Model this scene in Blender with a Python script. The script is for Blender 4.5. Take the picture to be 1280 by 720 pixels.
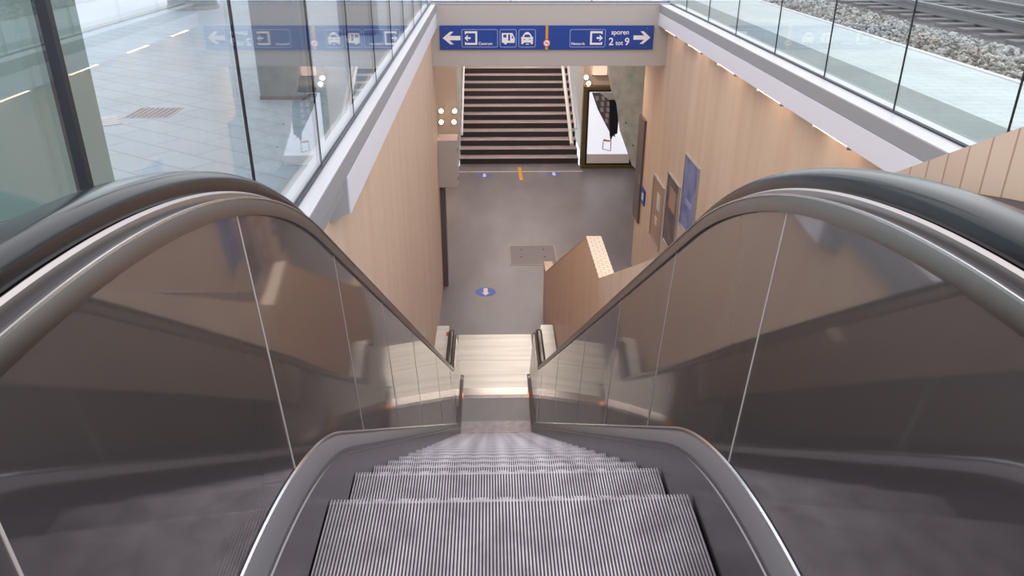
import bpy, math, random
from mathutils import Vector, Matrix
random.seed(7)
PI = math.pi
S = bpy.context.scene
for o in list(bpy.data.objects): bpy.data.objects.remove(o)
col = S.collection

# ------------------------------------------------------------ camera, world, light
FPX, PITCH, YAW, ROLL = 980.0, math.radians(25.4), math.radians(1.66), math.radians(0.2)
cd = bpy.data.cameras.new('camera'); cam = bpy.data.objects.new('camera', cd); col.objects.link(cam)
cd.sensor_width = 36; cd.lens = FPX * 36 / 1280; cd.clip_start = .02; cd.clip_end = 300
cp, sp, cy, sy = math.cos(PITCH), math.sin(PITCH), math.cos(YAW), math.sin(YAW)
F = Vector((sy*cp, cy*cp, -sp)); R0 = Vector((cy, -sy, 0)); U0 = R0.cross(F)
Rv = R0*math.cos(ROLL) + U0*math.sin(ROLL); Uv = -R0*math.sin(ROLL) + U0*math.cos(ROLL)
cam.matrix_world = Matrix(((Rv.x, Uv.x, -F.x, -.05), (Rv.y, Uv.y, -F.y, 0), (Rv.z, Uv.z, -F.z, 6.626), (0, 0, 0, 1)))
S.camera = cam
S.view_settings.view_transform = 'Standard'; S.view_settings.look = 'None'
S.view_settings.gamma = 1; S.view_settings.use_curve_mapping = False
S.view_settings.exposure = 1.55

SKY = 0.70
LAMP_STRIP = 4.5        # tubes under the coping
LAMP_FILL = 12.0         # ceiling lights out of view, added to brighten the passage
w = bpy.data.worlds.new('overcast_sky'); S.world = w; w.use_nodes = True
nt = w.node_tree; bg = nt.nodes['Background']
tc = nt.nodes.new('ShaderNodeTexCoord'); sx = nt.nodes.new('ShaderNodeSeparateXYZ')
rp = nt.nodes.new('ShaderNodeValToRGB')
nt.links.new(tc.outputs['Generated'], sx.inputs[0]); nt.links.new(sx.outputs['Z'], rp.inputs[0])
rp.color_ramp.elements[0].position = 0.0; rp.color_ramp.elements[0].color = (.66, .685, .72, 1)
rp.color_ramp.elements[1].position = .7; rp.color_ramp.elements[1].color = (.96, .965, 1.0, 1)
nt.links.new(rp.outputs[0], bg.inputs[0]); bg.inputs[1].default_value = SKY

# ------------------------------------------------------------ helpers
def lin(c):
    f = lambda v: (v/255/12.92) if v/255 <= .04045 else ((v/255+.055)/1.055)**2.4
    return (f(c[0]), f(c[1]), f(c[2]), 1)

def mat(name, rgb, rough=.6, metal=0, emit=None, es=0, spec=.5):
    m = bpy.data.materials.new(name); m.use_nodes = True
    b = m.node_tree.nodes['Principled BSDF']
    b.inputs['Base Color'].default_value = lin(rgb); b.inputs['Roughness'].default_value = rough
    b.inputs['Metallic'].default_value = metal; b.inputs['Specular IOR Level'].default_value = spec
    if emit: b.inputs['Emission Color'].default_value = lin(emit); b.inputs['Emission Strength'].default_value = es
    return m

def noisy(m, rgb1, rgb2, scale=(1, 1, 1), nscale=5, detail=4, bump=0, lo=.35, hi=.65, rough=None):
    t = m.node_tree; b = t.nodes['Principled BSDF']
    c = t.nodes.new('ShaderNodeTexCoord'); mp = t.nodes.new('ShaderNodeMapping'); n = t.nodes.new('ShaderNodeTexNoise'); r = t.nodes.new('ShaderNodeValToRGB')
    mp.inputs['Scale'].default_value = scale; n.inputs['Scale'].default_value = nscale; n.inputs['Detail'].default_value = detail
    t.links.new(c.outputs['Object'], mp.inputs[0]); t.links.new(mp.outputs[0], n.inputs['Vector']); t.links.new(n.outputs['Fac'], r.inputs[0])
    r.color_ramp.elements[0].position = lo; r.color_ramp.elements[0].color = lin(rgb1)
    r.color_ramp.elements[1].position = hi; r.color_ramp.elements[1].color = lin(rgb2)
    t.links.new(r.outputs[0], b.inputs['Base Color'])
    if bump:
        bp = t.nodes.new('ShaderNodeBump'); bp.inputs['Strength'].default_value = bump; bp.inputs['Distance'].default_value = .01
        t.links.new(n.outputs['Fac'], bp.inputs['Height']); t.links.new(bp.outputs[0], b.inputs['Normal'])
    if rough:
        mr = t.nodes.new('ShaderNodeMapRange'); mr.inputs['To Min'].default_value = rough[0]; mr.inputs['To Max'].default_value = rough[1]
        t.links.new(n.outputs['Fac'], mr.inputs['Value']); t.links.new(mr.outputs[0], b.inputs['Roughness'])
    return r

def brick(name, c1, c2, mortar, rough, scale, bw, rh, msize, rot=(0, 0, 0), offset=.5, bump=.3):
    m = mat(name, c1, rough); t = m.node_tree; b = t.nodes['Principled BSDF']
    c = t.nodes.new('ShaderNodeTexCoord'); mp = t.nodes.new('ShaderNodeMapping'); k = t.nodes.new('ShaderNodeTexBrick')
    mp.inputs['Rotation'].default_value = rot
    k.inputs['Color1'].default_value = lin(c1); k.inputs['Color2'].default_value = lin(c2); k.inputs['Mortar'].default_value = lin(mortar)
    k.inputs['Scale'].default_value = scale; k.inputs['Brick Width'].default_value = bw; k.inputs['Row Height'].default_value = rh
    k.inputs['Mortar Size'].default_value = msize; k.offset = offset
    t.links.new(c.outputs['Object'], mp.inputs[0]); t.links.new(mp.outputs[0], k.inputs['Vector'])
    n = t.nodes.new('ShaderNodeTexNoise'); n.inputs['Scale'].default_value = 1.3; n.inputs['Detail'].default_value = 5
    t.links.new(c.outputs['Object'], n.inputs['Vector'])
    mx = t.nodes.new('ShaderNodeMix'); mx.data_type = 'RGBA'; mx.blend_type = 'MULTIPLY'; mx.inputs['Factor'].default_value = .35
    rr = t.nodes.new('ShaderNodeValToRGB'); rr.color_ramp.elements[0].color = (.6, .6, .6, 1); rr.color_ramp.elements[1].color = (1.1, 1.1, 1.1, 1)
    rr.color_ramp.elements[0].position = .3; rr.color_ramp.elements[1].position = .7
    t.links.new(n.outputs['Fac'], rr.inputs[0]); t.links.new(k.outputs['Color'], mx.inputs['A']); t.links.new(rr.outputs[0], mx.inputs['B'])
    t.links.new(mx.outputs['Result'], b.inputs['Base Color'])
    bp = t.nodes.new('ShaderNodeBump'); bp.inputs['Strength'].default_value = bump; bp.inputs['Distance'].default_value = -.004
    t.links.new(k.outputs['Fac'], bp.inputs['Height']); t.links.new(bp.outputs[0], b.inputs['Normal'])
    return m

def glass_mat(name, tint, ior=1.5):
    m = bpy.data.materials.new(name); m.use_nodes = True; t = m.node_tree; t.nodes.clear()
    out = t.nodes.new('ShaderNodeOutputMaterial'); mix = t.nodes.new('ShaderNodeMixShader'); tr = t.nodes.new('ShaderNodeBsdfTransparent'); gl = t.nodes.new('ShaderNodeBsdfGlossy')
    fr = t.nodes.new('ShaderNodeFresnel'); ge = t.nodes.new('ShaderNodeNewGeometry'); mr = t.nodes.new('ShaderNodeMapRange')
    mr.inputs['To Min'].default_value = ior; mr.inputs['To Max'].default_value = 1/ior
    t.links.new(ge.outputs['Backfacing'], mr.inputs['Value']); t.links.new(mr.outputs[0], fr.inputs['IOR'])
    tr.inputs[0].default_value = tint; gl.inputs['Roughness'].default_value = 0.0; gl.inputs['Color'].default_value = (.95, .97, 1, 1)
    t.links.new(fr.outputs[0], mix.inputs[0]); t.links.new(tr.outputs[0], mix.inputs[1]); t.links.new(gl.outputs[0], mix.inputs[2]); t.links.new(mix.outputs[0], out.inputs[0])
    return m

class MB:
    def __init__(s): s.v = []; s.f = []
    def add(s, vs, fs):
        n = len(s.v); s.v += [tuple(p) for p in vs]; s.f += [tuple(i+n for i in f) for f in fs]; return s
    def box(s, x0, x1, y0, y1, z0, z1):
        return s.add([(x0,y0,z0),(x1,y0,z0),(x1,y1,z0),(x0,y1,z0),(x0,y0,z1),(x1,y0,z1),(x1,y1,z1),(x0,y1,z1)],
                     [(0,3,2,1),(4,5,6,7),(0,1,5,4),(1,2,6,5),(2,3,7,6),(3,0,4,7)])
    def prism_x(s, poly, x0, x1):            # poly in (y,z), extruded along x
        n = len(poly); vs = [(x0,y,z) for y,z in poly] + [(x1,y,z) for y,z in poly]
        fs = [tuple(range(n))[::-1], tuple(range(n, 2*n))] + [(i,(i+1)%n,(i+1)%n+n,i+n) for i in range(n)]
        return s.add(vs, fs)
    def prism_y(s, poly, y0, y1):            # poly in (x,z)
        n = len(poly); vs = [(x,y0,z) for x,z in poly] + [(x,y1,z) for x,z in poly]
        fs = [tuple(range(n)), tuple(range(n, 2*n))[::-1]] + [(i,i+n,(i+1)%n+n,(i+1)%n) for i in range(n)]
        return s.add(vs, fs)
    def prism_z(s, poly, z0, z1):
        n = len(poly); vs = [(x,y,z0) for x,y in poly] + [(x,y,z1) for x,y in poly]
        fs = [tuple(range(n))[::-1], tuple(range(n, 2*n))] + [(i,(i+1)%n,(i+1)%n+n,i+n) for i in range(n)]
        return s.add(vs, fs)
    def tube(s, pts, r, seg=10, cap=True):
        pts = [Vector(p) for p in pts]; rings = []
        for i, p in enumerate(pts):
            d = (pts[min(i+1, len(pts)-1)] - pts[max(i-1, 0)]).normalized()
            a = d.cross(Vector((0, 0, 1)) if abs(d.z) < .95 else Vector((1, 0, 0))).normalized(); b = d.cross(a)
            rings.append([p + r*(math.cos(2*PI*k/seg)*a + math.sin(2*PI*k/seg)*b) for k in range(seg)])
        vs = [v for rg in rings for v in rg]
        fs = [(i*seg+k, i*seg+(k+1)%seg, (i+1)*seg+(k+1)%seg, (i+1)*seg+k) for i in range(len(pts)-1) for k in range(seg)]
        if cap: fs += [tuple(range(seg))[::-1], tuple((len(pts)-1)*seg+k for k in range(seg))]
        return s.add(vs, fs)
    def disc(s, c, r, ax=(0, 0, 1), h=.004, seg=28):
        ax = Vector(ax).normalized(); return s.tube([Vector(c), Vector(c)+ax*h], r, seg)
    def build(s, name, m, parent=None, smooth=False, bevel=0, label=None):
        me = bpy.data.meshes.new(name); me.from_pydata(s.v, [], s.f); me.validate(); me.update()
        o = bpy.data.objects.new(name, me); col.objects.link(o); me.materials.append(m)
        import bmesh
        b = bmesh.new(); b.from_mesh(me); bmesh.ops.recalc_face_normals(b, faces=b.faces); b.to_mesh(me); b.free()
        if smooth:
            for p in me.polygons: p.use_smooth = True
            me.set_sharp_from_angle(angle=math.radians(40))
        if bevel:
            bv = o.modifiers.new('bevel', 'BEVEL'); bv.width = bevel; bv.segments = 2; bv.limit_method = 'ANGLE'
        if parent: o.parent = parent
        if label: o['label'] = label
        return o

def empty(name, loc=(0, 0, 0)):
    o = bpy.data.objects.new(name, None); o.location = loc; o.empty_display_size = .1; col.objects.link(o)
    return o
def tag(o, label, cat, group=None, kind=None):
    o['label'] = label; o['category'] = cat
    if group: o['group'] = group
    if kind: o['kind'] = kind
    return o
def struct(o, label=None):
    o['kind'] = 'structure'
    if label: o['label'] = label
    return o
def keep(child, parent):                       # parent without moving: parts were built in world coordinates
    child.parent = parent; child.matrix_parent_inverse = Matrix.Translation(parent.location).inverted()
    return child
def copy_tree(o, d, parent=None):
    c = o.copy(); col.objects.link(c)
    if parent is None: c.location = Vector(o.location) + Vector(d)
    else: c.parent = parent; c.matrix_parent_inverse = o.matrix_parent_inverse.copy()
    for ch in [x for x in o.children]: copy_tree(ch, (0, 0, 0), c)
    return c

def fillet(pts, rads, seg=24):
    out = [pts[0]]
    for i in range(1, len(pts)-1):
        p = Vector(pts[i]); a = (Vector(pts[i-1])-p).normalized(); b = (Vector(pts[i+1])-p).normalized(); r = rads[i-1]
        ang = a.angle(b); T = r/math.tan(ang/2); c = p + (a+b).normalized()*(r/math.sin(ang/2))
        p0 = p + a*T; p1 = p + b*T
        a0 = math.atan2(p0.y-c.y, p0.x-c.x); a1 = math.atan2(p1.y-c.y, p1.x-c.x)
        d = (a1-a0+PI) % (2*PI) - PI
        for k in range(seg+1):
            t = a0 + d*k/seg; out.append((c.x + r*math.cos(t), c.y + r*math.sin(t)))
    out.append(pts[-1]); return out
def zat(path, y):
    for (y0, z0), (y1, z1) in zip(path, path[1:]):
        if y0 <= y <= y1 and y1 > y0: return z0 + (z1-z0)*(y-y0)/(y1-y0)
    return path[0][1] if y < path[0][0] else path[-1][1]
def sweep(mb, path, sec, closed=True):         # path (y,z); section (x,n) n along the upward normal
    n = len(sec); P = [Vector(p) for p in path]; vs = []
    for i, p in enumerate(P):
        d = (P[min(i+1, len(P)-1)] - P[max(i-1, 0)]).normalized(); nr = Vector((-d.y, d.x))
        for (x, h) in sec: q = p + nr*h; vs.append((x, q.x, q.y))
    fs = [(i*n+k, i*n+(k+1) % n, (i+1)*n+(k+1) % n, (i+1)*n+k) for i in range(len(P)-1) for k in range(n if closed else n-1)]
    if closed: fs += [tuple(range(n))[::-1], tuple((len(P)-1)*n+k for k in range(n))]
    mb.add(vs, fs); return mb

def text(name, body, size, loc, m, parent, align='LEFT', bold=0, sx=1.0, label=None):
    cu = bpy.data.curves.new(name, 'FONT'); cu.body = body; cu.size = size; cu.extrude = .0015; cu.offset = bold; cu.align_x = align
    t = bpy.data.objects.new(name, cu); col.objects.link(t)
    dg = bpy.context.evaluated_depsgraph_get(); me = bpy.data.meshes.new_from_object(t.evaluated_get(dg))
    bpy.data.objects.remove(t)
    o = bpy.data.objects.new(name, me); col.objects.link(o); me.materials.clear(); me.materials.append(m)
    M = Matrix.Translation(loc) @ Matrix.Rotation(PI/2, 4, 'X') @ Matrix.Diagonal((sx, 1, 1, 1)); me.transform(M)
    if parent: keep(o, parent)
    return o

# ------------------------------------------------------------ materials
M = {}
M['wood'] = mat('maple_veneer', (205, 172, 143), .42); noisy(M['wood'], (209, 179, 156), (220, 196, 175), (4, 4, .22), 1.0, 4, lo=.3, hi=.72)
M['wood_warm'] = mat('maple_parapet', (208, 170, 142), .42); noisy(M['wood_warm'], (206, 166, 136), (217, 183, 157), (4, 4, .22), 1.0, 4, lo=.3, hi=.72)
M['wood_edge'] = brick('maple_blocks', (228, 200, 178), (222, 191, 167), (186, 150, 126), .5, 1, .065, 5.0, .003, rot=(PI/2, 0, PI/2), offset=0, bump=.2)
for _m in ('wood_edge',):
    _t = M[_m].node_tree; _k = [n for n in _t.nodes if n.type == 'TEX_BRICK'][0]; _c = [n for n in _t.nodes if n.type == 'TEX_COORD'][0]
    _s = _t.nodes.new('ShaderNodeSeparateXYZ'); _b = _t.nodes.new('ShaderNodeCombineXYZ')
    _t.links.new(_c.outputs['Object'], _s.inputs[0]); _t.links.new(_s.outputs['Y'], _b.inputs['X']); _t.links.new(_s.outputs['Z'], _b.inputs['Y']); _t.links.new(_b.outputs[0], _k.inputs['Vector'])
M['wood_top'] = brick('maple_cap', (228, 200, 174), (222, 192, 164), (170, 135, 112), .5, 1, .075, .05, .003, offset=.5, bump=.2)
M['steel'] = mat('brushed_steel', (176, 172, 172), .05, 1); noisy(M['steel'], (160, 156, 156), (170, 166, 166), (1, 1, 1), 1.2, 6, rough=(.03, .07))
_t = M['steel'].node_tree; _p = _t.nodes['Principled BSDF']; _q = _t.nodes.new('ShaderNodeBsdfPrincipled'); _x = _t.nodes.new('ShaderNodeMixShader')
_q.inputs['Base Color'].default_value = lin((150, 144, 146)); _q.inputs['Metallic'].default_value = .9; _q.inputs['Roughness'].default_value = .5
_x.inputs[0].default_value = .33
_t.links.new(_p.outputs[0], _x.inputs[1]); _t.links.new(_q.outputs[0], _x.inputs[2]); _t.links.new(_x.outputs[0], _t.nodes['Material Output'].inputs[0])
M['skirt'] = mat('skirt_steel', (128, 124, 126), .3, 1)
M['indeck'] = mat('inner_deck_steel', (150, 146, 152), .48, .6)
M['deck'] = mat('deck_steel', (165, 163, 166), .3, 1)
M['cope'] = mat('cope_steel', (134, 128, 124), .32, 1); M['cope_highlight'] = mat('cope_highlight_steel', (205, 200, 198), .25, 1)
M['joint'] = mat('joint_strip', (196, 188, 184), .5, .2)
M['guide'] = mat('guide_steel', (176, 168, 166), .3, 1)
M['bright'] = mat('bright_steel', (225, 222, 224), .18, 1)
M['plate'] = mat('floor_plate_steel', (205, 205, 203), .38, .75); noisy(M['plate'], (196, 196, 193), (214, 214, 211), (.6, 8, 1), 1.2, 4, rough=(.3, .5))
M['rubber'] = mat('black_rubber', (17, 16, 21), .18, 0, spec=.6)
M['darkgap'] = mat('dark_profile', (36, 34, 43), .5, 0)
M['step'] = mat('step_aluminium', (168, 160, 166), .42, .75); noisy(M['step'], (150, 141, 148), (184, 176, 182), (1, 1, 1), 9, 5)
M['groove'] = mat('step_groove', (96, 88, 94), .8)
M['floor'] = mat('grey_rubber_floor', (140, 136, 142), .34); noisy(M['floor'], (118, 113, 120), (132, 128, 135), (1, .35, 1), 1.5, 5)
M['pave_l'] = brick('pale_pavers', (152, 163, 176), (159, 170, 183), (134, 143, 156), .55, 1, .44, .22, .009, rot=(0, 0, .62), bump=.15)
M['pave_r'] = brick('platform_pavers', (182, 191, 195), (187, 196, 200), (166, 174, 178), .6, 1, .30, .15, .006, rot=(0, 0, .0), bump=.2)
M['pave_d'] = brick('platform_pavers_dark', (122, 132, 134), (127, 137, 139), (114, 122, 125), .6, 1, .30, .15, .006, bump=.2)  # platform paver pattern in a darker tone, for the band by the glass
M['pale'] = mat('pale_concrete', (184, 188, 198), .7)
M['cap_grey'] = mat('coping_grey', (150, 150, 155), .5)
M['cap_light'] = mat('coping_lilac_white', (222, 220, 230), .45)
M['cap_strip'] = mat('coping_white', (192, 188, 194), .4)
M['frame_dark'] = mat('dark_frame', (48, 50, 62), .4, .4)
M['mullion'] = mat('mullion_black', (40, 42, 48), .4, .3)
M['glass'] = glass_mat('clear_glass', (.95, .978, .97, 1))
M['glass_r'] = glass_mat('coated_glass', (.95, .98, .97, 1), 1.3)
M['beam'] = mat('beam_paint', (184, 176, 172), .55)
M['concrete'] = mat('concrete', (150, 152, 155), .7); noisy(M['concrete'], (138, 141, 144), (160, 162, 165), (1, 1, 1), 2, 6)
M['column'] = mat('column_paint', (112, 128, 124), .45)
M['column_grey'] = mat('column_grey', (122, 126, 134), .45)
M['ceil'] = mat('passage_ceiling', (205, 203, 202), .7)
M['blue'] = mat('sign_blue', (32, 66, 148), .4)
M['white'] = mat('sign_white', (238, 232, 232), .5)
M['line'] = mat('sign_line', (150, 160, 205), .5)
M['orange'] = mat('sign_orange', (214, 146, 46), .5)
M['red'] = mat('red', (200, 40, 50), .5)
M['yellow'] = mat('yellow_tape', (232, 160, 40), .5)
M['stblue'] = mat('sticker_blue', (88, 106, 196), .5)
M['black'] = mat('black', (14, 13, 15), .5)
M['riser'] = mat('stair_riser', (58, 52, 54), .6)
M['tread'] = mat('stair_tread', (176, 162, 166), .5)
M['rail_white'] = mat('white_rail', (238, 236, 240), .3)
M['stone'] = mat('grey_stone', (206, 208, 204), .4); noisy(M['stone'], (192, 196, 192), (222, 222, 216), (1, 1, 1), 3.5, 6)
M['olive'] = mat('olive_frame', (112, 96, 62), .4, .3)
M['screen'] = mat('lit_screen', (225, 228, 238), .3, emit=(225, 229, 242), es=.27)
M['beige'] = mat('beige_cladding', (216, 198, 184), .3)
M['boxgrey'] = mat('cabinet_grey', (184, 176, 172), .4)
M['boxtop'] = mat('cabinet_top', (214, 188, 178), .4)
M['ballast'] = mat('ballast', (120, 118, 116), .9); noisy(M['ballast'], (84, 82, 82), (172, 170, 168), (1, 1, 1), 14, 4, lo=.4, hi=.6)
M['ballast_dark'] = mat('track_bed', (88, 82, 84), .95); noisy(M['ballast_dark'], (56, 51, 53), (88, 82, 84), (1, 1, 1), 12, 5, bump=.5)
M['stone_a'] = mat('ballast_stone', (150, 149, 148), .9); noisy(M['stone_a'], (92, 90, 90), (186, 184, 182), (1, 1, 1), 9, 3, lo=.38, hi=.62)
M['rail'] = mat('rail_steel', (128, 124, 126), .4, .6)
M['sleeper'] = mat('sleeper', (104, 100, 102), .8)
M['tube'] = mat('tube_light', (255, 240, 225), .4, emit=(255, 226, 196), es=LAMP_STRIP)
M['fill_lamp'] = mat('added_ceiling_lamp', (255, 245, 235), .4, emit=(255, 238, 222), es=LAMP_FILL)
M['bulb'] = mat('bulb', (255, 240, 220), .4, emit=(255, 232, 200), es=5)
M['amber'] = mat('amber_light', (255, 150, 50), .4, emit=(255, 130, 30), es=2)
M['poster_blue'] = mat('poster_blue', (104, 116, 166), .35); noisy(M['poster_blue'], (92, 102, 160), (140, 148, 186), (1, 1, 1), 3.5, 5)
M['poster_dark'] = mat('poster_dark', (92, 80, 84), .35); noisy(M['poster_dark'], (74, 66, 74), (120, 104, 104), (1, 1, 1), 4, 4)
M['poster_tan'] = mat('poster_tan', (172, 138, 118), .4)
M['hatch'] = mat('hatch_metal', (126, 117, 123), .5); M['hatchf'] = mat('hatch_rim', (158, 150, 154), .5)
M['alu'] = mat('aluminium', (200, 196, 198), .35, .8)
M['darkpanel'] = mat('dark_grey_panel', (104, 92, 94), .4)

# ------------------------------------------------------------ setting
YB, YE = 13.4, 22.1
ZG = 5.25            # street and platform level
struct(MB().box(-3.0, 5.2, -1.5, 22.3, -.2, 0).build('floor', M['floor']), 'dark grey floor of the station underpass')
struct(MB().box(-1.15, -1.0, -1.5, 14.0, 0, 5.12).build('wall_left', M['wood']), 'maple veneered wall left of the escalator')
struct(MB().box(2.9, 3.05, -1.5, 15.1, 0, 5.12).build('wall_right', M['wood']), 'maple veneered wall on the right of the well')
struct(MB().box(-3.0, 5.2, YB+.35, 30, 4.36, 4.6).build('ceiling', M['ceil']), 'ceiling of the underpass')
struct(MB().box(-1.0, 2.9, YB, YB+.35, 4.36, 5.34).build('wall_back', M['beam']), 'grey beam across the end of the well')
struct(MB().box(-3.0, -.97, YE+.1, YE+.25, 0, 4.36).build('wall_far_left', M['beige']), 'beige wall left of the far stairs')
struct(MB().box(2.57, 5.2, YE+.1, YE+.25, 0, 4.36).build('wall_far_right', M['beige']), 'beige wall right of the far stairs')
struct(MB().box(-3.1, -3.0, 13.9, YE+.2, 0, 4.36).build('wall_side_left', M['beige']))
struct(MB().box(5.1, 5.2, 13.9, YE+.2, 0, 4.36).build('wall_side_right', M['stone']))
struct(MB().box(-3.1, -1.15, 13.9, 14.0, 0, 4.6).build('wall_return_left', M['wood']))
struct(MB().box(3.05, 5.2, 13.9, 14.0, 0, 4.6).build('wall_return_right', M['wood']))
struct(MB().box(-1.15, 3.05, -1.65, -1.5, 0, 5.15).build('wall_front', M['concrete']))
# ground-level paving around the well
struct(MB().box(-5.3, -1.15, -8, 40, 4.95, ZG).build('floor', M['pave_l']), 'pale stone paving beyond the left glass')
struct(MB().box(-16, -5.42, -8, 40, 4.95, ZG).build('floor', M['pale']), 'brighter paving strip further left')
struct(MB().box(-5.42, -5.3, -8, 40, 4.95, ZG+.004).build('trim_1', M['cap_grey']), 'kerb line in the paving')
struct(MB().box(3.05, 3.68, -8, 40, 4.95, ZG).build('floor', M['pave_d']), 'band of the platform paving in a darker tone')
struct(MB().box(3.68, 4.80, -8, 40, 4.95, ZG).build('floor', M['pave_r']), 'pale platform paving')
struct(MB().box(4.80, 4.88, -8, 40, 4.7, ZG+.008).build('trim_2', M['cap_strip']), 'pale platform edge')
struct(MB().box(4.88, 6.45, -8, 40, 4.7, 5.12).build('floor', M['ballast']), 'ballast bed beside the platform')
struct(MB().box(6.45, 14.0, -8, 40, 4.7, 5.08).build('floor', M['ballast_dark']), 'dark track bed')
struct(MB().box(14.0, 40.0, -8, 40, 4.7, 5.3).build('floor', M['pave_r']))
struct(MB().box(-1.15, 3.05, YB+.35, 40, 4.6, ZG+.02).build('floor', M['pave_l']))
struct(MB().box(-1.15, 3.05, -8, -.35, 4.95, ZG).build('floor', M['pave_l']), 'upper landing behind the escalator')

# coping round the well: white strip on top, grey face, pale lower face
for side, xf, xg, xw, y0 in ((-1, -.91, -1.02, -1.15, 4.55), (1, 2.73, 2.92, 3.05, -1.0)):
    t = empty('coping', ((xf+xw)/2, 6, 5.0))
    tag(t, ('pale coping with grey face along the top of the left wooden wall' if side < 0 else 'pale coping with grey face along the top of the right wooden wall'), 'coping')
    a, b = sorted((xf, xw)); keep(MB().box(a, b, -1.4, YB, 5.21, 5.325).build('grey_face', M['cap_grey']), t)
    a, b = sorted((xf, xw-.02*side)); keep(MB().box(a, b, -1.4, YB, 5.325, 5.335).build('top_strip', M['cap_strip']), t)
    a, b = sorted((xf-.004*side, xf+.02*side)); keep(MB().box(a, b, y0, YB, 4.975 if side < 0 else 5.01, 5.205).build('pale_face', M['cap_light']), t)
    if side < 0: keep(MB().prism_z([(-.914, 4.545), (-.914, 4.55), (-1.0, 4.55), (-1.0, 4.36)], 4.985, 5.205).build('end_return', M['cap_grey']), t)
    a, b = sorted((xf+.02*side, xw)); keep(MB().box(a, b, -1.4, YB, 5.122, 5.208).build('soffit', M['cap_grey']), t)
t = empty('coping', (1, YB+.2, 5.34)); tag(t, 'pale coping strip on top of the beam above the blue sign', 'coping')
keep(MB().box(-1.0, 2.9, YB-.01, YB+.35, 5.341, 5.36).build('top_strip', M['cap_strip']), t)

# lamps under the coping
def tube_lamp(x, y, side):
    t = empty('strip_light', (x, y, 4.989))
    keep(MB().tube([(x, y-.36, 4.989), (x, y+.36, 4.989)], .008, 10).build('tube', M['tube']), t)
    keep(MB().box(x-.03, x+.03, y-.39, y+.39, 5.0, 5.018).build('housing', M['alu']), t)
    for yy in (y-.375, y+.36): keep(MB().box(x-.018, x+.018, yy, yy+.015, 4.966, 5.0).build('end_cap', M['alu']), t)
    for yy in (y-.2, y+.18): keep(MB().box(x-.01, x+.01, yy, yy+.02, 5.018, 5.12).build('bracket', M['alu']), t)
    return t
PITCHL = 1.57
for side, x, name in ((1, 2.775, 'right'), (-1, -.955, 'left')):
    first = None
    for k in range(8):
        y = 12.62 - PITCHL*k
        if side < 0 and y < 4.9: continue
        if first is None: o = first = tube_lamp(x, y, side); y00 = y
        else: o = copy_tree(first, (0, y-y00, 0))
        tag(o, 'slim tube light under the %s coping, %s from the beam with the blue sign' % (name, ['first', 'second', 'third', 'fourth', 'fifth', 'sixth', 'seventh', 'eighth'][k]), 'lamp', 'tube lights under the %s coping' % name)

# ------------------------------------------------------------ glass barriers
def barrier(side, xg, ys, label):
    t = empty('glass_barrier', (xg, 6, 5.335)); tag(t, label, 'glass barrier')
    a, b = sorted((xg-.004*side, xg+.008*side))
    keep(MB().box(xg-.014, xg+.014, -1.4, YB+.02, 5.335, 5.35).build('base_channel', M['frame_dark']), t)
    keep(MB().box(xg-.02, xg+.02, -1.4, YB+.02, 6.75, 6.79).build('top_rail', M['alu']), t)
    for y0, y1 in zip(ys, ys[1:]):
        keep(MB().box(a, b, y0+.004, y1-.004, 5.35, 6.75).build('glass_pane', M['glass' if side < 0 else 'glass_r']), t)
    for k, y in enumerate(ys[1:-1]):
        wd = .022 if (side < 0 and k == 1) else .008
        keep(MB().box(xg-wd*.7, xg+wd*.7, y-wd*.5, y+wd*.5, 5.35, 6.75).build('mullion', M['mullion']), t)
YL = [-1.4, .55, 1.80, 3.08, 4.33, 5.52, 6.74, 7.98, 9.2, 10.45, 11.7, 12.9, YB+.02]
YR = [-1.4, .38, 1.70, 3.02, 4.337, 5.656, 6.967, 8.283, 9.70, 11.0, 12.3, YB+.02]
barrier(-1, -1.006, YL, 'frameless glass barrier on the left coping, reflecting the blue sign')
barrier(1, 2.90, YR, 'glass barrier on the right coping beside the platform')
t = empty('glass_barrier', (.95, YB+.05, 5.36)); tag(t, 'glass barrier standing on the beam at the far end of the well', 'glass barrier')
keep(MB().box(-1.0, 2.9, YB+.04, YB+.068, 5.36, 5.375).build('base_channel', M['frame_dark']), t)
keep(MB().box(-1.0, 2.9, YB+.035, YB+.075, 6.75, 6.79).build('top_rail', M['alu']), t)
XS = [-1.0, .3, 1.62, 2.9]
for a, b in zip(XS, XS[1:]): keep(MB().box(a+.004, b-.004, YB+.05, YB+.062, 5.375, 6.75).build('glass_pane', M['glass']), t)
for x in XS[1:-1]: keep(MB().box(x-.005, x+.005, YB+.045, YB+.067, 5.375, 6.75).build('mullion', M['mullion']), t)

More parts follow.
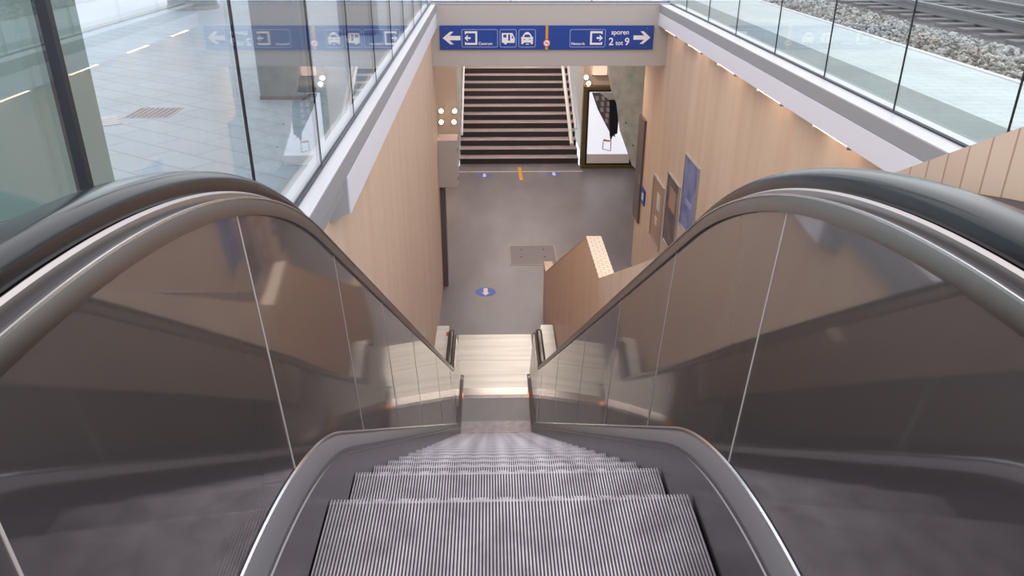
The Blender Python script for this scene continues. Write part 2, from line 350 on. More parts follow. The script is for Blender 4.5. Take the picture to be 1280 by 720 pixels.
# ------------------------------------------------------------ blue sign
t = empty('direction_sign', (.9, YB, 4.82)); tag(t, 'long blue direction sign with white arrows on the grey beam', 'sign')
keep(MB().box(-.86, 2.655, YB-.03, YB-.002, 4.63, 5.01).build('sign_board', M['blue'], bevel=.003), t)
YF = YB-.031
def spx(px): return -.86 + (px-549.3)/(816.7-549.3)*3.515      # position along the board
def spz(py): return 5.01 - (py-31.5)/(61.5-31.5)*.38
def rounded(x0, x1, z0, z1, r, n=6):
    p = []
    for cx, cz, a in ((x1-r, z1-r, 0), (x0+r, z1-r, PI/2), (x0+r, z0+r, PI), (x1-r, z0+r, 1.5*PI)):
        for k in range(n+1): q = a + k*PI/2/n; p.append((cx+r*math.cos(q), cz+r*math.sin(q)))
    return p
def ring(x0, x1, z0, z1, r, w_):
    o = rounded(x0, x1, z0, z1, r); i = rounded(x0+w_, x1-w_, z0+w_, z1-w_, max(r-w_, .003)); n = len(o); m = MB()
    vs = [(x, YF-.0015, z) for x, z in o+i] + [(x, YF, z) for x, z in o+i]
    fs = []
    for k in range(n):
        k2 = (k+1) % n; fs += [(k, k2, n+k2, n+k), (2*n+k, 3*n+k, 3*n+k2, 2*n+k2), (k, 2*n+k, 2*n+k2, k2), (n+k, n+k2, 3*n+k2, 3*n+k)]
    return m.add(vs, fs)
def flat(poly, mname, name, d=.0018): return keep(MB().prism_y(poly, YF-d, YF).build(name, M[mname]), t)
def arrow(cx, cz, l, h, sgn, name):
    s = sgn; p = [(cx+s*l/2, cz), (cx+s*l*.08, cz+h/2), (cx-s*l*.12, cz+h/2), (cx+s*l*.12, cz+h*.17), (cx-s*l/2, cz+h*.17),
                  (cx-s*l/2, cz-h*.17), (cx+s*l*.12, cz-h*.17), (cx-s*l*.12, cz-h/2), (cx+s*l*.08, cz-h/2)]
    flat(p, 'white', name)
arrow((spx(553)+spx(575))/2, spz(47), .29, .2, -1, 'arrow_symbol')
arrow((spx(791.5)+spx(813))/2, spz(46.5), .28, .2, 1, 'arrow_symbol')
for a, b in ((576.5, 621.7), (624, 645), (647.5, 669), (711.5, 756.5)):
    keep(ring(spx(a), spx(b), spz(58.7), spz(36), .03, .011).build('symbol_frame', M['line']), t)
def exit_icon(x0, x1, sgn):     # bracket open towards the arrow
    z0, z1 = spz(55.5), spz(38.5); w_ = .032
    if sgn < 0: p = [(x0, z0), (x1, z0), (x1, z1), (x0, z1), (x0, z1-w_*1.6), (x0+w_, z1-w_), (x1-w_, z1-w_), (x1-w_, z0+w_), (x0+w_, z0+w_), (x0, z0+w_*1.6)]
    else: p = [(x1, z0), (x0, z0), (x0, z1), (x1, z1), (x1, z1-w_*1.6), (x1-w_, z1-w_), (x0+w_, z1-w_), (x0+w_, z0+w_), (x1-w_, z0+w_), (x1, z0+w_*1.6)]
    flat(p, 'white', 'exit_symbol'); cx = x0+.045 if sgn < 0 else x1-.045
    arrow(cx, (z0+z1)/2, .10, .09, sgn, 'exit_arrow')
exit_icon(spx(580.5), spx(596), -1); exit_icon(spx(737), spx(752.5), 1)
text('lettering', 'Centrum', .062, (spx(597.5), YF-.001, spz(55.5)), M['white'], t, bold=.001)
text('lettering', 'Nassau-la', .058, (spx(713.5), YF-.001, spz(55.5)), M['white'], t, bold=.001)
text('lettering', 'sporen', .105, (spx(774.5), YF-.001, spz(42.5)), M['white'], t, 'CENTER', bold=.0015)
text('lettering', '2', .165, (spx(760.6), YF-.001, spz(55.8)), M['white'], t, bold=.0025)
text('lettering', 'tot', .10, (spx(774), YF-.001, spz(55.8)), M['white'], t, 'CENTER', bold=.0015)
text('lettering', '9', .165, (spx(780.6), YF-.001, spz(55.8)), M['white'], t, bold=.0025)
# bus symbol
bx0, bx1, bz0, bz1 = spx(626.6), spx(642.5), spz(53), spz(40.8)
flat([(bx0, bz0), (bx1, bz0), (bx1+.005, bz0+.07), (bx1-.035, bz1), (bx0, bz1)], 'white', 'bus_symbol')
flat([(bx0+.025, bz1-.07), (bx0+.075, bz1-.07), (bx0+.075, bz1-.025), (bx0+.025, bz1-.025)], 'blue', 'bus_window', .0026)
flat([(bx0+.105, bz0+.035), (bx0+.135, bz0+.035), (bx0+.135, bz1-.02), (bx0+.105, bz1-.02)], 'blue', 'bus_door', .0026)
flat([(bx1-.045, bz1-.085), (bx1-.018, bz1-.085), (bx1-.042, bz1-.025)], 'blue', 'bus_window', .0026)
keep(MB().disc((bx0+.06, YF, bz0), .024, (0, -1, 0), .0028).build('bus_wheel', M['white']), t)
# taxi symbol, seen from the front
cx = (spx(650.5)+spx(666))/2; z0 = spz(54.6); z1 = spz(39.5)
flat([(cx-.095, z0), (cx-.065, z0), (cx-.055, z0+.025), (cx+.055, z0+.025), (cx+.065, z0), (cx+.095, z0), (cx+.095, z0+.085), (cx+.105, z0+.11), (cx+.085, z0+.11),
      (cx+.055, z1-.03), (cx+.02, z1), (cx-.02, z1), (cx-.055, z1-.03), (cx-.085, z0+.11), (cx-.105, z0+.11), (cx-.095, z0+.085)], 'white', 'taxi_symbol')
flat([(cx-.055, z0+.11), (cx+.055, z0+.11), (cx+.035, z1-.04), (cx-.035, z1-.04)], 'blue', 'taxi_windscreen', .0026)
flat([(cx-.02, z0-.008), (cx+.03, z0-.008), (cx+.03, z0+.006), (cx-.02, z0+.006)], 'white', 'taxi_plate', .0026)
for s in (-1, 1): flat([(cx+s*.045-.016, z0+.07), (cx+s*.045+.016, z0+.07), (cx+s*.045+.016, z0+.08), (cx+s*.045-.016, z0+.08)], 'blue', 'taxi_headlight', .0026)
ox = spx(682.8)
flat([(ox-.022, 4.63), (ox+.022, 4.63), (ox+.022, 5.01), (ox-.022, 5.01)], 'orange', 'orange_stripe')
zc = spz(53.3)
keep(MB().disc((ox, YF, zc), .062, (0, -1, 0), .0026).build('prohibition_ring', M['red']), t)
keep(MB().disc((ox, YF, zc), .047, (0, -1, 0), .0034).build('prohibition_disc', M['white']), t)
flat([(ox-.03, zc-.006), (ox+.03, zc-.006), (ox+.03, zc+.004), (ox-.03, zc+.004)], 'black', 'cigarette_symbol', .004)
flat([(ox-.034, zc+.028), (ox-.028, zc+.034), (ox+.034, zc-.028), (ox+.028, zc-.034)], 'red', 'prohibition_bar', .0045)
screws = [(spx(558), spz(35)), (spx(558), spz(59)), (spx(808), spz(35)), (spx(808), spz(58.5))]
for x, z in screws: keep(MB().disc((x, YF, z), .006, (0, -1, 0), .003, 8).build('screw', M['orange']), t)

# ------------------------------------------------------------ escalator
TOPZ = 5.256
nose = fillet([(-1.2, TOPZ), (1.676, TOPZ), (9.184, 0), (11, 0)], [1.5, 1.0])
cope = fillet([(-.75, 6.22), (1.58, 6.22), (9.27, 1.0), (10.2, 1.0)], [2.68, .45], 30)
deckl = fillet([(-1.0, 5.50), (1.556, 5.50), (9.15, .18), (10.35, .18)], [1.9, .8])
esc = empty('escalator', (0, 5.5, 0)); tag(esc, 'long steel escalator running down into the underpass with black handrails', 'escalator')

# one step: ribbed tread and ribbed riser
P, N = .009, 111
prof = []
hw = P*N/2
xx = -hw
top = []
for k in range(N):
    a = -hw + k*P
    top += [(a, 0), (a+.0042, 0), (a+.0042, -.008), (a+P, -.008)]
top = top[:-1]
mb = MB()
TL = .398; n = len(top)
vs = [(x, 0, z) for x, z in top] + [(x, -TL, z) for x, z in top]
mb.add(vs, [(i, i+1, n+i+1, n+i) for i in range(n-1)])
# nose face and riser, curving back under the tread
cur = [(0, 0), (.002, -.03), (-.005, -.08), (-.02, -.14), (-.045, -.20), (-.075, -.25)]
rv = []; 
for (y, z) in cur:
    rv += [(x, y + (-.008 if h < 0 else 0), z + (h if z == 0 else 0)) for x, h in top]
mb.add(rv, [(j*n+i, j*n+i+1, (j+1)*n+i+1, (j+1)*n+i) for j in range(len(cur)-1) for i in range(n-1)])
step_top = mb
groove = MB().box(-hw, hw, -TL, -.01, -.014, -.0078)
# walk the nose path for equal chain spacing
def along(path, start_y, stepd, ymin, ymax):
    pts = []
    L = [0]
    for a, b in zip(path, path[1:]): L.append(L[-1] + math.dist(a, b))
    def at(s):
        for i in range(len(L)-1):
            if L[i] <= s <= L[i+1]:
                f = (s-L[i])/max(L[i+1]-L[i], 1e-9); return (path[i][0]+(path[i+1][0]-path[i][0])*f, path[i][1]+(path[i+1][1]-path[i][1])*f)
    s0 = None
    for i, (a, b) in enumerate(zip(path, path[1:])):
        if a[0] <= start_y <= b[0]: s0 = L[i] + (L[i+1]-L[i])*(start_y-a[0])/(b[0]-a[0])
    k = -40
    while k < 60:
        s = s0 + k*stepd
        if 0 <= s <= L[-1]:
            p = at(s)
            if ymin <= p[0] <= ymax: pts.append(p)
        k += 1
    return pts
first = None
for (y, z) in along(nose, 1.725, .4055, -.35, 10.5):
    if first is None:
        o = step_top.build('step', M['step'], label='ribbed metal step'); keep(o, esc); g = groove.build('tread_groove', M['groove']); g.parent = o; first = o; fg = g
        o.location = Vector((0, y, z-.001))
    else:
        o = first.copy(); col.objects.link(o); o.parent = esc; o.matrix_parent_inverse = first.matrix_parent_inverse.copy(); o.location = Vector((0, y, z-.001))
        g = fg.copy(); col.objects.link(g); g.parent = o

def offs(path, dz): return [(y, z+dz) for y, z in path]
ysamp = sorted(set([round(-1.0 + .08*i, 3) for i in range(145)]))
def band(y0, y1, fl, fu, x0, x1, mb=None, lean=0):      # solid between two height functions
    mb = mb or MB(); ys = [y0] + [y for y in ysamp if y0+.01 < y < y1-.01] + [y1]; n = len(ys)
    vs = [(x + (lean if f is fu else 0), y, f(y)) for x in (x0, x1) for f in (fl, fu) for y in ys]
    L0, U0_, L1, U1 = 0, n, 2*n, 3*n; fs = []
    for i in range(n-1):
        fs += [(L0+i, L0+i+1, U0_+i+1, U0_+i), (L1+i, U1+i, U1+i+1, L1+i+1), (U0_+i, U0_+i+1, U1+i+1, U1+i), (L0+i, L1+i, L1+i+1, L0+i+1)]
    fs += [(L0, U0_, U1, L1), (L0+n-1, L1+n-1, U1+n-1, U0_+n-1)]
    return mb.add(vs, fs)
zn = lambda y: zat(nose, y); zd = lambda y: zat(deckl, y)
YN, RN, ZN = 10.18, .40, .60                    # newel end, centre and radius
def zc_(y):
    if y <= YN: return zat(cope, y)
    return ZN + math.sqrt(max(RN*RN-(y-YN)**2, 0))
def zdl(y):
    return zd(y)
seams = [-.7, .65, 1.55, 2.43, 3.38, 4.55, 6.35, 8.35, YN+RN*.88]
for s in (-1, 1):
    nm = 'left' if s < 0 else 'right'
    X = lambda v: s*v
    # skirt, inner deck and the highlight on its edge, built as a bright strip
    keep(band(-.8, 10.35, lambda y: zn(y)-.32, lambda y: zd(y)-.055, X(.5035), X(.512)).build('skirt_panel', M['skirt'], smooth=True), esc)
    keep(sweep(MB(), deckl, [(X(.504), -.058), (X(.506), -.045), (X(.532), .0), (X(.541), -.01)]).build('inner_deck', M['indeck'], smooth=True), esc)
    keep(sweep(MB(), deckl, [(X(.526), -.006), (X(.526), .000), (X(.530), .004), (X(.533), -.003)]).build('deck_edge_highlight', M['bright'], smooth=True), esc)
    keep(sweep(MB(), offs(deckl, -.075), [(X(.4995), -.006), (X(.4995), .004), (X(.5035), .006), (X(.5035), -.008)]).build('skirt_strip', M['skirt'], smooth=True), esc)
    # balustrade body and panels
    keep(band(-.72, YN+RN*.9, lambda y: zd(y)-.02, lambda y: zc_(y)-.012, X(.585), X(.665)).build('balustrade_core', M['darkgap']), esc)
    for a, b in zip(seams, seams[1:]):
        keep(band(a+.0015, b-.0015, lambda y: zd(y)-.004, lambda y: zc_(y)-.036, X(.532), X(.541), lean=X(.046)).build('balustrade_panel', M['steel'], smooth=True), esc)
        if a > 0: keep(band(a-(.0022 if a < 2 else .0014), a+(.0022 if a < 2 else .0014), lambda y: zd(y)+.004, lambda y: zc_(y)-.037, X(.5305), X(.537), lean=X(.046)).build('panel_joint', M['joint']), esc)
    ext = cope + [(YN+RN*math.sin(q), ZN+RN*math.cos(q)) for q in [PI*k/20 for k in range(1, 21)]]
    # lower edge profile (cope band), guide, rubber handrail follow the newel
    keep(sweep(MB(), ext, [(X(.570), -.037), (X(.571), -.002), (X(.573), .001), (X(.580), .001), (X(.588), -.03), (X(.586), -.037)]).build('cope_band', M['cope'], smooth=True), esc)
    keep(sweep(MB(), ext, [(X(.5693), -.002), (X(.570), .002), (X(.573), .0024), (X(.573), -.001)]).build('cope_highlight', M['cope_highlight'], smooth=True), esc)  # white highlight of the rounded edge, put into a brighter steel
    keep(sweep(MB(), ext, [(X(.575), -.012), (X(.575), -.004), (X(.70), -.004), (X(.70), -.012)]).build('guide_channel', M['darkgap'], smooth=True), esc)
    keep(sweep(MB(), ext, [(X(.597), -.004), (X(.599), .010), (X(.606), .014), (X(.611), .012), (X(.611), -.004)]).build('handrail_guide', M['guide'], smooth=True), esc)
    c0 = .655; sec = []
    for q in range(17):
        an = PI*q/16; ex = .62
        cx_ = math.copysign(abs(math.cos(an))**ex, math.cos(an)); cz_ = abs(math.sin(an))**ex
        sec.append((X(c0 - .0415*cx_), .022 + .034*cz_))
    sec += [(X(c0+.0415), .006), (X(c0+.030), .002), (X(c0-.030), .002), (X(c0-.0415), .006)]
    keep(sweep(MB(), ext, sec).build('handrail', M['rubber'], smooth=True), esc)
    # outer deck and cladding
    zo = lambda y: (zat(cope, y)-.05)
    keep(band(2.6, 10.62, lambda y: max(zo(y)-.03, .0), zo, X(.702), X(.885)).build('outer_deck', M['plate'], smooth=True), esc)
    keep(band(-.8, 2.597, lambda y: max(zo(y)-.03, .0), lambda y: zo(y)+(.058 if s > 0 else 0), X(.702), X(.885)).build('outer_deck', M['darkgap' if s > 0 else 'plate'], smooth=True, label='outer deck at the upper end, coloured dark for what it mirrors' if s > 0 else None), esc)  # right side: a dark reflection is put into the deck colour
    if s < 0: keep(band(-.8, 2.6, lambda y: zo(y)-.03, lambda y: zo(y)+.03, X(.886), X(.90)).build('deck_edge_trim', M['darkgap'], smooth=True), esc)
    keep(band(-.8, 10.60, lambda y: max(zo(y)-1.15, .0), lambda y: zo(y)-.032, X(.69), X(.88)).build('outer_cladding', M['deck']), esc)
    keep(MB().box(*sorted((X(.512), X(.66))), 9.2, 10.5, 0.0, .11).build('skirt_end_box', M['plate'], bevel=.01), esc)
    keep(MB().box(*sorted((X(.498), X(.503))), 10.06, 10.10, .03, .075).build('comb_light', M['amber'], label='small amber light at the comb'), esc)
keep(MB().box(-.735, -.70, 10.3, 10.42, .951, .954).build('warning_sticker', M['red'], label='small red sticker'), esc)
# comb plate and floor plates
mb = MB().box(-.5, .5, 10.12, 10.32, .002, .014)
for k in range(N+1): mb.box(-hw + k*P - .0035, -hw + k*P - .0002, 10.04, 10.13, -.004, .010)
keep(mb.build('comb_plate', M['bright']), esc)
mb = MB()
for k, (a, b) in enumerate(((10.322, 10.71), (10.714, 11.15), (11.154, 11.60), (11.604, 12.03))):
    mb.box(-.5 if a < 10.6 else -.63, .5 if a < 10.6 else .63, a, b, .002, .013)
keep(mb.build('floor_plate', M['plate']), esc)
mb = MB().box(-.5, .5, -1.0, -.3, TOPZ-.03, TOPZ+.006)
keep(mb.build('floor_plate', M['plate']), esc)
keep(MB().box(-.7, .7, -.3, 10.05, -.1, -.05).build('pit_cover', M['groove']), esc)

# ------------------------------------------------------------ wooden parapet and the stairs behind it
par = empty('wooden_parapet', (.97, 8, 0)); tag(par, 'stepped wooden parapet wall between the escalator and the stairs', 'parapet wall')
topl = [(-1.5, 6.42), (1.108, 6.42), (6.27, 3.735), (7.28, 3.735), (12.5, 1.0), (12.95, 1.0)]
zp = lambda y: zat(topl, y)
cor = lambda d: [(y, z+d) for y, z in topl]
keep(MB().prism_x([(-1.5, 0)] + cor(-.02) + [(12.95, 0)], .902, 1.048).build('wall_body', M['wood_warm']), par)
keep(sweep(MB(), [(y, z) for y, z in topl[:3]], [(.899, -.6), (.899, 0), (1.051, 0), (1.051, -.6)]).build('edge_panel', M['wood_edge']), par)
for a, b in ((2, 3), (3, 4), (4, 5)):
    keep(MB().prism_x([topl[a], topl[b], (topl[b][0], topl[b][1]-.02), (topl[a][0], topl[a][1]-.02)], .899, 1.051).build('cap_board', M['wood_top']), par)
st = empty('side_stairs', (2, 9, 0)); tag(st, 'grey side stairs between the stepped wooden parapet and the right wooden wall', 'stairs')
mb = MB(); 
n1 = 16
for k in range(n1): mb.box(1.052, 2.898, 12.5 - (k+1)*.32, 12.5 - k*.32, 0, 2.7*(k+1)/n1)
keep(mb.build('lower_flight', M['floor']), st)
mb = MB().box(1.052, 2.898, 6.1, 7.38, 0, 2.7)
keep(mb.build('middle_landing', M['floor']), st)
mb = MB(); n2 = 15
for k in range(n2): mb.box(1.052, 2.898, 6.1 - (k+1)*.33, 6.1 - k*.33, 2.4, 2.7 + (TOPZ-2.7)*(k+1)/n2)
mb.box(1.052, 2.898, -1.48, 6.1-n2*.33, 4.9, TOPZ)
keep(mb.build('upper_flight', M['floor']), st)
rl = empty('wall_handrail', (2.83, 9, 2)); tag(rl, 'slim steel handrail of the side stairs on the right wooden wall', 'handrail')
keep(MB().tube([(2.83, 14.1, .35), (2.83, 13.0, .95), (2.83, 7.3, 3.6), (2.83, 6.2, 3.6), (2.83, 2.0, 5.6)], .02, 10).build('rail', M['alu'], smooth=True), rl)
for y, z in ((12.9, 1.0), (10, 2.345), (7.2, 3.6)): keep(MB().tube([(2.83, y, z-.02), (2.9, y, z-.05)], .01, 8).build('bracket', M['alu']), rl)

# ------------------------------------------------------------ things on the right wooden wall
def framed(name, y0, y1, z0, z1, pm, label, extra=None):
    t = empty(name, (2.9, (y0+y1)/2, z0)); tag(t, label, 'poster')
    keep(MB().box(2.885, 2.899, y0+.015, y1-.015, z0+.015, z1-.015).build('poster_sheet', M[pm]), t)
    m = MB(); f = .02
    m.box(2.872, 2.9, y0, y1, z1-f, z1).box(2.872, 2.9, y0, y1, z0, z0+f).box(2.872, 2.9, y0, y0+f, z0+f, z1-f).box(2.872, 2.9, y1-f, y1, z0+f, z1-f)
    keep(m.build('frame', M['alu']), t)
    if extra:
        for nme, a, b, c, d, mm in extra: keep(MB().box(2.882, 2.885, a, b, c, d).build(nme, M[mm]), t)
    return t
framed('wall_poster', 12.64, 13.49, 1.3, 2.46, 'poster_tan', 'wooden-toned framed notice, farthest of the three on the right wall', [('green_label', 12.85, 13.1, 1.95, 2.25, 'stone'), ('pink_label', 12.95, 13.15, 1.65, 1.8, 'beige')])
framed('wall_poster', 11.58, 12.41, 1.65, 2.83, 'poster_dark', 'dark framed poster, middle one of the three on the right wall', [('poster_picture', 11.75, 12.2, 2.3, 2.65, 'poster_tan')])
framed('wall_poster', 10.58, 11.40, 2.3, 3.42, 'poster_blue', 'blue framed poster, nearest and highest on the right wall', [('poster_caption', 10.8, 11.15, 2.72, 2.8, 'line')])
t = empty('small_sign', (2.9, 14.33, 1.63)); tag(t, 'small blue square sign low on the right wooden wall', 'sign')
keep(MB().box(2.875, 2.899, 14.17, 14.5, 1.60, 1.9).build('sign_plate', M['blue']), t)
keep(MB().box(2.872, 2.875, 14.26, 14.41, 1.68, 1.82).build('sign_symbol', M['white']), t)
t = empty('wall_cover', (2.87, 14.8, 1.1)); tag(t, 'tall dark grey cover panel at the far edge of the right wooden wall', 'panel')
keep(MB().box(2.855, 2.899, 14.57, 15.15, 1.1, 3.15).build('panel_face', M['darkpanel'], bevel=.004), t)
keep(MB().box(2.845, 2.855, 14.62, 14.66, 1.9, 2.1).build('handle', M['alu']), t)

# box on the left wall
t = empty('wall_cabinet', (-.82, 14.1, 2.08)); tag(t, 'pale grey metal cabinet hanging at the end of the left wooden wall', 'cabinet')
keep(MB().box(-1.0, -.65, 13.92, 14.35, 2.08, 2.95).build('cabinet_body', M['boxgrey'], bevel=.006), t)
keep(MB().box(-1.0, -.645, 13.91, 14.36, 2.95, 2.97).build('cabinet_lid', M['boxtop']), t)
for z in (2.2, 2.75): keep(MB().box(-.65, -.64, 13.98, 14.03, z, z+.06).build('hinge', M['black']), t)
keep(MB().box(-1.0, -.90, 14.05, 14.3, .0, 2.08).build('support_post', M['darkpanel']), t)

# ------------------------------------------------------------ far stairs
fs_ = empty('far_stairs', (.8, 24, 0)); tag(fs_, 'wide dark stairs with pale tread edges going up at the end of the underpass', 'stairs')
ys_ = [22.5 + .385*k for k in range(20)]
for k, y in enumerate(ys_):
    z = .17*(k+1)
    keep(MB().box(-.95, 2.55, y+.012, y+.5, z-.17, z-.012).build('riser', M['riser']), fs_)
    keep(MB().box(-.95, 2.55, y-.01, y+.385, z-.012, z).build('tread', M['tread']), fs_)
keep(MB().box(-.95, 2.55, 22.2, 22.512, 0, .003).build('foot_plate', M['floor']), fs_)
struct(MB().box(-1.12, -.97, 22.3, 30.3, 0, 4.36).build('wall_stair_left', M['stone']))
struct(MB().box(2.75, 2.9, 22.3, 30.3, 0, 4.36).build('wall_stair_right', M['ceil']))
def srail(x, pts, r, label):
    o = empty('stair_handrail', (x, pts[0][0], pts[0][1])); tag(o, label, 'handrail')
    keep(MB().tube([(x, y, z) for y, z in pts], r, 12).build('rail', M['rail_white'], smooth=True), o)
    for q in (.15, .5, .85):
        y = pts[0][0] + (pts[-1][0]-pts[0][0])*q; z = pts[0][1] + (pts[-1][1]-pts[0][1])*q
        keep(MB().tube([(x, y, z), (x, y, max(.17*int((y-22.5)/.385+1), 0))], .012, 8).build('post', M['alu']), o)
srail(2.32, [(22.3, .62), (29.0, .62+6.7*.4416)], .055, 'thick white handrail tube at the right edge of the far stairs')
srail(2.58, [(23.7, .75), (29.0, .75+5.3*.4416)], .045, 'second white handrail tube close to the wall right of the far stairs')
srail(-.89, [(23.1, .72), (29.0, .72+5.9*.4416)], .032, 'thin white handrail tube at the left edge of the far stairs')
# white line, stickers, tape, hatch on the underpass floor
tag(MB().box(-.95, 2.6, 21.70, 21.745, 0, .003).build('floor_line', M['white']), 'thin white line on the floor before the far stairs', 'floor marking')
def sticker(x, y, r, label):
    t = empty('floor_sticker', (x, y, 0)); tag(t, label, 'floor sticker', 'round blue arrow stickers on the floor')
    keep(MB().disc((x, y, 0), r, (0, 0, 1), .003, 32).build('disc', M['stblue']), t)
    l = r*.8; w_ = r*.2
    keep(MB().prism_z([(x-w_, y+l), (x-w_, y-l*.25), (x-w_*1.9, y-l*.25), (x, y-l), (x+w_*1.9, y-l*.25), (x+w_, y-l*.25), (x+w_, y+l)], .003, .005).build('arrow_symbol', M['white']), t)
sticker(-.165, 13.78, .20, 'round blue floor sticker with white arrow nearest the escalator')
sticker(-.22, 21.36, .20, 'round blue floor sticker with white arrow left of the yellow tape')
sticker(1.75, 21.46, .20, 'round blue floor sticker with white arrow right of the yellow tape')
tag(MB().prism_z([(.74, 22.15), (.84, 22.15), (.86, 20.9), (.76, 20.9)], 0, .004).build('floor_tape', M['yellow']), 'strip of yellow tape on the floor before the far stairs', 'tape')
t = empty('floor_hatch', (.85, 15.6, 0)); tag(t, 'rectangular metal hatch set in the grey underpass floor', 'hatch')
m = MB().box(.33, 1.37, 15.05, 15.09, 0, .006).box(.33, 1.37, 16.12, 16.16, 0, .006).box(.33, .37, 15.09, 16.12, 0, .006).box(1.33, 1.37, 15.09, 16.12, 0, .006)
keep(m.build('hatch_frame', M['hatchf']), t)
keep(MB().box(.37, 1.33, 15.09, 16.12, 0, .004).build('hatch_cover', M['hatch']), t)
for x, y in ((.6, 15.5), (1.1, 15.5), (.6, 15.9), (1.1, 15.9)): keep(MB().disc((x, y, .004), .02, (0, 0, 1), .003, 10).build('lifting_hole', M['black']), t)

# advertising display right of the far stairs
ad = empty('advertising_display', (3.3, 22.05, 0)); tag(ad, 'lit advertising display with bronze frame right of the far stairs', 'advertising display')
y1 = YE+.1; y0 = YE-.12
m = MB().box(2.57, 2.68, y0, y1, 0, 2.35).box(4.02, 4.12, y0, y1, 0, 2.35).box(2.68, 4.02, y0, y1, 0, .10).box(2.68, 4.02, y0, y1, 2.25, 2.35)
keep(m.build('frame', M['olive'], bevel=.006), ad)
m = MB().box(2.68, 2.73, y0+.02, y1, .10, 2.25).box(3.97, 4.02, y0+.02, y1, .10, 2.25).box(2.73, 3.97, y0+.02, y1, .10, .15).box(2.73, 3.97, y0+.02, y1, 2.20, 2.25)
keep(m.build('inner_border', M['black']), ad)
keep(MB().box(2.73, 3.97, y0+.035, y1, .15, 2.20).build('screen', M['screen'], label='bright white screen'), ad)
ya = y0+.034
def art(poly, mm, name, d=.002):
    return keep(MB().prism_y(poly, ya-d, ya).build(name, M[mm]), ad)
M['check_l'] = mat('check_light', (170, 168, 172), .5); M['check_d'] = mat('check_dark', (96, 94, 98), .5); M['grey_print'] = mat('grey_print', (190, 186, 186), .5)
# tilted checkered band of the picture
bx = [(2.80, 2.18), (3.40, 2.18), (3.56, .98), (3.40, .98)]
art([(2.80, 2.18), (3.42, 2.18), (3.52, .92), (3.40, .98), (2.98, 1.72)], 'check_d', 'checkered_print')
for r in range(7):
    for c in range(2):
        z = 2.08 - r*.16; x = 2.90 + r*.075 + c*.17 + (.08 if r % 2 else 0)
        if x+.1 < 3.46: art([(x, z), (x+.09, z), (x+.10, z-.12), (x+.02, z-.12)], 'check_l', 'check_patch', .003)
art([(3.30, 1.98), (3.60, 1.98), (3.58, 1.02), (3.46, .98), (3.40, .80), (3.36, .98)], 'black', 'black_print', .004)
art([(3.0, 2.19), (3.3, 2.19), (3.62, 1.98), (3.28, 1.98)], 'grey_print', 'grey_print', .005)
# small folding chair in the picture
for p in ([(3.19, .86), (3.42, .82), (3.42, .78), (3.19, .80)],): art(p, 'orange', 'chair_print', .004)
for a in (([(3.18, .80), (3.20, .80), (3.19, .58), (3.17, .58)]), ([(3.40, .78), (3.42, .78), (3.42, .52), (3.40, .52)]), ([(3.17, .58), (3.42, .52), (3.42, .505), (3.17, .565)])): art(a, 'darkpanel', 'chair_leg_print', .004)
art([(2.73, .15), (3.97, .15), (3.97, .42), (2.73, .42)], 'white', 'caption_strip', .001)
# stone clad soffit piece hanging over the display's right side
sp_ = empty('stone_cladding', (3.9, 21.6, .1)); tag(sp_, 'grey stone cladding with slanting edge beside the advertising display', 'wall cladding')
keep(MB().prism_y([(3.42, 3.2), (5.08, 3.2), (5.08, 0), (4.17, 0.0), (4.02, .16), (3.62, 1.14), (3.48, 1.9), (3.30, 2.3), (3.1, 3.2)], 21.72, 21.9).build('stone_slab', M['stone'], bevel=.004), sp_)
for x, z in ((3.75, 1.4), (4.0, .75)): keep(MB().disc((x, 21.72, z), .025, (0, -1, 0), .006, 12).build('fixing', M['darkpanel']), sp_)

# twin wall lamps, their reflection built as glowing discs, and a lit panel
def twin(x0, z0, x1, z1, y, label, yb):
    t = empty('lamp_or_reflection', (x0, y, z0)); tag(t, label, 'lamp')
    for x, z in ((x0, z0), (x1, z1)):
        keep(MB().disc((x, y, z), .055, (0, -1, 0), .03, 20).build('bulb', M['bulb']), t)
        keep(MB().disc((x, y+.001, z), .07, (0, 1, 0), yb-y, 20).build('housing', M['alu']), t)
twin(-1.04, 1.66, -1.07, 1.35, YE-.02, 'twin round wall lamps left of the far stairs', YE+.1)
twin(-1.42, 1.66, -1.43, 1.35, YE-.02, 'twin glowing discs standing in for the reflection of the left wall lamps', YE+.1)  # mirror image of the left lamps in the beige wall, built as emitters
twin(2.63, 2.58, 2.70, 2.42, YE-.02, 'twin round wall lamps above the advertising display', YE+.1)
M['panel_glow'] = mat('glow_panel', (240, 205, 185), .4, emit=(255, 214, 190), es=.25)
t = empty('light_panel', (3.0, YE, 2.6)); tag(t, 'warm lit panel high above the advertising display', 'light')
keep(MB().box(2.82, 3.2, YE-.02, YE+.1, 2.64, 3.1).build('diffuser', M['panel_glow']), t)
keep(MB().box(2.80, 3.22, YE-.01, YE+.1, 2.62, 2.64).build('frame', M['darkpanel']), t)

# unseen ceiling lights, added to light the passage and far stairs
proto = None
for i, y in enumerate((15.2, 18.0, 20.8, 24.2, 27.2)):
    if proto is None:
        proto = empty('added_ceiling_light', (.9, y, 4.3)); keep(MB().box(-.5, 2.3, y-.09, y+.09, 4.325, 4.335).build('diffuser', M['fill_lamp']), proto)
        keep(MB().box(-.52, 2.32, y-.11, y+.11, 4.335, 4.36).build('housing', M['alu']), proto); o = proto; yy = y
    else: o = copy_tree(proto, (0, y-yy, 0))
    tag(o, 'added long ceiling light out of view in the underpass, %s from the beam' % ['first', 'second', 'third', 'fourth', 'fifth'][i], 'ceiling light', 'added ceiling lights of the underpass')

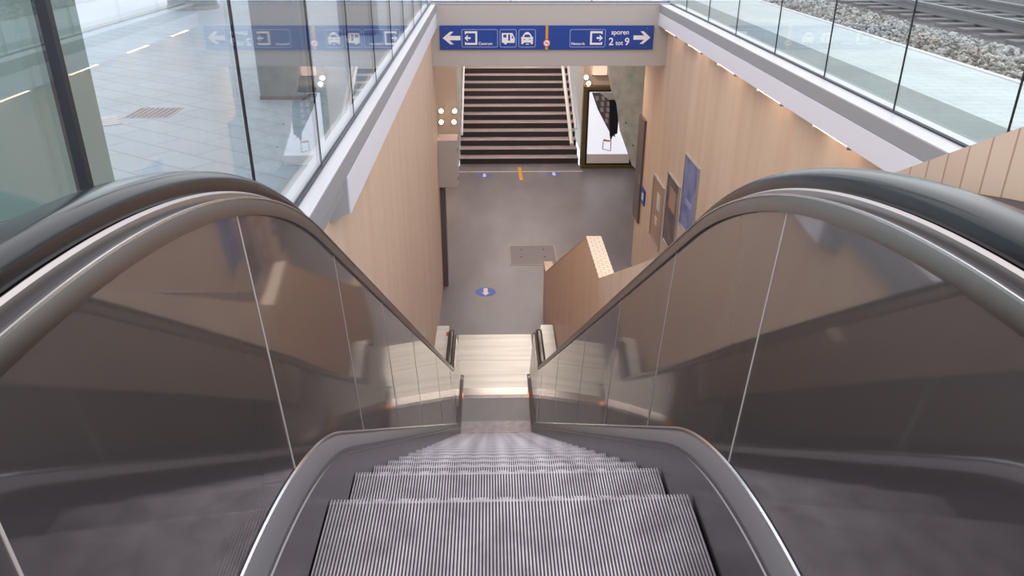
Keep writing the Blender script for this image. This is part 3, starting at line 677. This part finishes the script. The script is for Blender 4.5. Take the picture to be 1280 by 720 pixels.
# ------------------------------------------------------------ street side on the left
def column(x0, x1, y0, y1, mm, label, foot=True):
    t = empty('column', ((x0+x1)/2, (y0+y1)/2, ZG)); tag(t, label, 'column')
    keep(MB().box(x0, x1, y0, y1, ZG, 8.6).build('shaft', M[mm], bevel=.02), t)
    keep(MB().box(x0-.001, x1+.001, y0-.001, y1+.001, ZG, ZG+.03).build('foot_joint', M['darkpanel']), t)
column(-2.60, -1.985, 3.42, 3.96, 'column', 'broad square column close behind the left glass')
column(-1.94, -1.56, 6.55, 6.95, 'column_grey', 'square grey column behind the left glass, second from the camera')
column(-1.95, -1.5, 10.4, 10.85, 'column_grey', 'square grey column behind the left glass near the beam')
t = empty('round_column', (-4.85, 13.6, ZG)); tag(t, 'thick round column far out on the left paving', 'column')
keep(MB().tube([(-4.85, 13.6, ZG), (-4.85, 13.6, 8.6)], .38, 36).build('shaft', M['column_grey'], smooth=True), t)
keep(MB().tube([(-4.85, 13.6, ZG), (-4.85, 13.6, ZG+.06)], .40, 36).build('foot_collar', M['concrete'], smooth=True), t)
t = empty('drain_grate', (-2.6, 6.1, ZG)); tag(t, 'slotted metal drain grate in the left paving', 'drain')
keep(MB().box(-2.80, -2.46, 5.92, 6.26, ZG, ZG+.003).build('frame', M['cap_grey']), t)
m = MB()
for k in range(8): m.box(-2.78+k*.04, -2.762+k*.04, 5.94, 6.24, ZG+.003, ZG+.006)
keep(m.build('grate_slots', M['darkpanel']), t)
t = empty('floor_panel', (-2.95, 5.65, ZG)); tag(t, 'pale ribbed tactile panel in the paving beside the broad column', 'floor panel')
keep(MB().prism_z([(-2.95, 5.55), (-2.72, 5.73), (-2.87, 5.98), (-3.1, 5.8)], ZG, ZG+.004).build('panel', M['pale']), t)
m = MB()
for k in range(6): m.prism_z([(-2.95-.022*k, 5.55+.04*k), (-2.72-.022*k, 5.73+.04*k), (-2.73-.022*k, 5.745+.04*k), (-2.96-.022*k, 5.565+.04*k)], ZG+.004, ZG+.009)
keep(m.build('ribs', M['cap_strip']), t)

# ------------------------------------------------------------ track on the right
def ico():
    t = (1+5**.5)/2; v = [(-1,t,0),(1,t,0),(-1,-t,0),(1,-t,0),(0,-1,t),(0,1,t),(0,-1,-t),(0,1,-t),(t,0,-1),(t,0,1),(-t,0,-1),(-t,0,1)]
    f = [(0,11,5),(0,5,1),(0,1,7),(0,7,10),(0,10,11),(1,5,9),(5,11,4),(11,10,2),(10,7,6),(7,1,8),(3,9,4),(3,4,2),(3,2,6),(3,6,8),(3,8,9),(4,9,5),(2,4,11),(6,2,10),(8,6,7),(9,8,1)]
    return [Vector(p)/1.9 for p in v], f
iv, if_ = ico(); mb = MB()
for k in range(9000):
    y = 3.5 + 15*random.random()**1.1; x = 4.93 + 1.6*random.random(); r = random.uniform(.018, .036)
    q = Matrix.Rotation(random.random()*6, 3, (random.random(), random.random(), .3)); z = 5.12 + random.random()*.03 + .05*math.sin(PI*(x-4.9)/1.6)*random.random()
    mb.add([Vector((x, y, z)) + q @ Vector((v.x*r*random.uniform(.8, 1.25), v.y*r*random.uniform(.8, 1.25), v.z*r*.8)) for v in iv], if_)
tag(mb.build('track_ballast', M['stone_a']), 'grey ballast stones between the platform edge and the track', 'gravel', kind='stuff')
tk = empty('railway_track', (8.2, 10, 5.08)); tag(tk, 'railway track with two rails on sleepers beyond the platform', 'railway track')
def rail(x):
    s = [(x-.07, 5.13), (x+.07, 5.13), (x+.07, 5.145), (x+.012, 5.17), (x+.012, 5.24), (x+.036, 5.25), (x+.036, 5.285), (x-.036, 5.285), (x-.036, 5.25), (x-.012, 5.24), (x-.012, 5.17), (x-.07, 5.145)]
    keep(MB().prism_y(s, -7, 39).build('rail', M['rail']), tk)
rail(7.55); rail(8.985)
for k in range(42):
    y = 2 + k*.62; keep(MB().box(6.98, 9.56, y, y+.24, 5.06, 5.13).build('sleeper', M['sleeper'], bevel=.01), tk)
